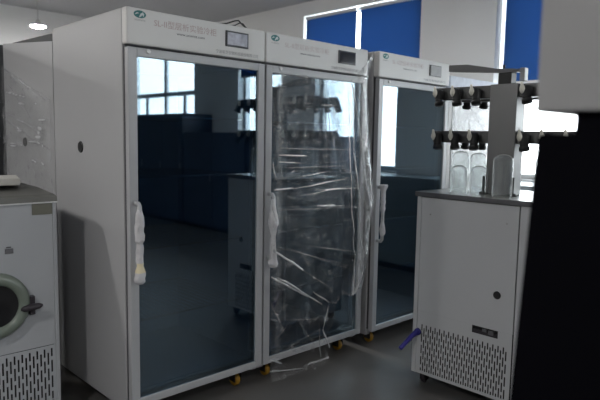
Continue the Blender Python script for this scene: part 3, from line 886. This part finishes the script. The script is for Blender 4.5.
def blind(y0, y1, zb, label, zt=3.085):
    r = thing('roller_blind', label, 'blind', (XW - .0, (y0 + y1) / 2, zb))
    h = (y1 - y0) / 2
    a = bmesh.new(); box(a, .030, .033, -h, h, .025, zt - zb); finish('cloth', a, M['blue'], r)
    a = bmesh.new(); tube(a, [(.032, -h, zt - zb), (.032, h, zt - zb)], .022, 14); finish('roller_tube', a, M['bar'], r)
    a = bmesh.new(); box(a, .022, .042, -h, h, 0, .032, .004); finish('bottom_bar', a, M['bar'], r)
    return r
blind(2.575, 3.490, 1.35, 'dark blue roller blind pulled low, the narrower left one of the far window')
blind(1.585, 2.505, 1.35, 'dark blue roller blind pulled low beside the pale pillar, above the third refrigerator')
blind(-1.15, .540, 2.02, 'dark blue roller blind at the right, stopping above a bright window strip')
blind(-3.22, -1.96, 2.36, 'short blue roller blind on the window right of the dryer, out of frame')
blind(-4.94, -3.98, 2.36, 'short blue roller blind on the narrow window seen only reflected in glass')

# navy cupboards under the windows, seen mirrored in the first door
def cupboard(y0, y1, h, label, cm='navy'):
    r = thing('storage_cupboard', label, 'cupboard', (3.88, (y0 + y1) / 2, 0))
    L_ = (y1 - y0) / 2
    a = bmesh.new(); box(a, .02, .58, -L_, L_, .06, h, .005); finish('body', a, M[cm], r)
    n = max(2, int((y1 - y0) / .6))
    for k in range(n):
        ya = -L_ + 2 * L_ * k / n + .006; yb_ = -L_ + 2 * L_ * (k + 1) / n - .006
        a = bmesh.new(); box(a, 0, .02, ya, yb_, .08, h - .02, .003); d = finish('door', a, M[cm], r)
        a = bmesh.new(); box(a, -.02, 0, yb_ - .05, yb_ - .035, h * .5, h * .5 + .12, .003); finish('handle', a, M['steel'], d)
    a = bmesh.new(); box(a, .05, .56, -L_ + .03, L_ - .03, 0, .06); finish('plinth', a, M['dark'], r)
cupboard(-8.7, -5.62, 1.80, 'long dark navy cupboard under the windows, mirrored in the nearest refrigerator door')
cupboard(-5.58, -4.0, 1.50, 'lower dark navy cupboard beside the long one, mirrored dimly in the glass')
cupboard(-2.31, 1.45, 1.03, 'low slate-grey cupboard run under the window and pale pillar behind the freeze dryer', 'slate')
cupboard(-3.96, -2.35, 1.46, 'lowest dark navy cupboard, nearest to the freeze dryer along the window wall')

# pendant lamps
def lamp(x, y, z, label):
    r = thing('pendant_lamp', label, 'lamp', (x, y, z))
    a = bmesh.new(); tube(a, [(0, 0, .06), (0, 0, ZC - z)], .006, 8); finish('cord', a, M['lamphouse'], r)
    a = bmesh.new(); lathe(a, [(.0005, .085), (.022, .08), (.033, .05), (.098, .02), (.102, .0), (.094, .0)], n=32); finish('housing', a, M['lamphouse'], r, True)
    a = bmesh.new(); lathe(a, [(.0005, -.022), (.045, -.020), (.082, -.010), (.100, .004)], n=32); finish('diffuser', a, M['lamp'], r, True)
LX = [(1.70, 5.70), (1.62, 3.62), (1.7, 1.3), (-2.3, 5.7), (-2.3, 3.4), (-2.3, 1.1), (-2.3, -1.2), (-2.3, -3.6), (1.7, -3.6)]  # after the first two: unseen lamps, most added just to light the room
LL = ['glowing disc lamp hanging at the upper left above the rear refrigerator', 'glowing disc lamp at the top edge above the nearest refrigerator']
for i, (x_, y_) in enumerate(LX):
    if i < 2: lamp(x_, y_, 2.85 + .06 * i, LL[i])
    else: lamp(x_, y_, 2.85, ['added fill disc lamp over the refrigerator row', 'added fill disc lamp far left by the back wall', 'added fill disc lamp left of the rear refrigerator',
                              'disc lamp above the left machine', 'added fill disc lamp left of the camera', 'added fill disc lamp behind the camera on the left', 'added fill disc lamp behind the camera on the right'][i - 2] + ', outside the picture')

# ------------------------------------------------------------------ sky
w = bpy.data.worlds.new('overcast_sky'); S.world = w; w.use_nodes = True
bg = w.node_tree.nodes['Background']; bg.inputs[0].default_value = (0.93, 0.97, 1.0, 1); bg.inputs[1].default_value = 4.0

# ------------------------------------------------------------------ camera
cd = bpy.data.cameras.new('camera'); cam = bpy.data.objects.new('camera', cd); COL.objects.link(cam)
S.camera = cam
cd.sensor_width = 36; cd.sensor_fit = 'HORIZONTAL'; cd.lens = 584.835 / 600 * 36; cd.clip_start = .05
pitch, roll = .103733, -.0178574
F = Vector((.69411 * math.cos(pitch), .71987 * math.cos(pitch), -math.sin(pitch)))
R = Vector((.71987, -.69411, 0)).normalized(); U = R.cross(F).normalized()
cr, sr = math.cos(roll), math.sin(roll)
Rx = R * cr - U * sr; Ux = R * sr + U * cr
mw = Matrix.Identity(4)
for i in range(3): mw[i][0] = Rx[i]; mw[i][1] = Ux[i]; mw[i][2] = -F[i]
mw[0][3], mw[1][3], mw[2][3] = -1.2932, -2.4810, 1.4205
cam.matrix_world = mw
cd.dof.use_dof = True; cd.dof.focus_distance = 3.1; cd.dof.aperture_fstop = 2.6

S.cycles.use_denoising = True
S.cycles.max_bounces = 10; S.cycles.transparent_max_bounces = 16
S.cycles.sample_clamp_indirect = 6.0
S.view_settings.view_transform = 'Standard'; S.view_settings.look = 'None'
S.view_settings.gamma = 1.0; S.view_settings.use_curve_mapping = False
S.view_settings.exposure = 1.6
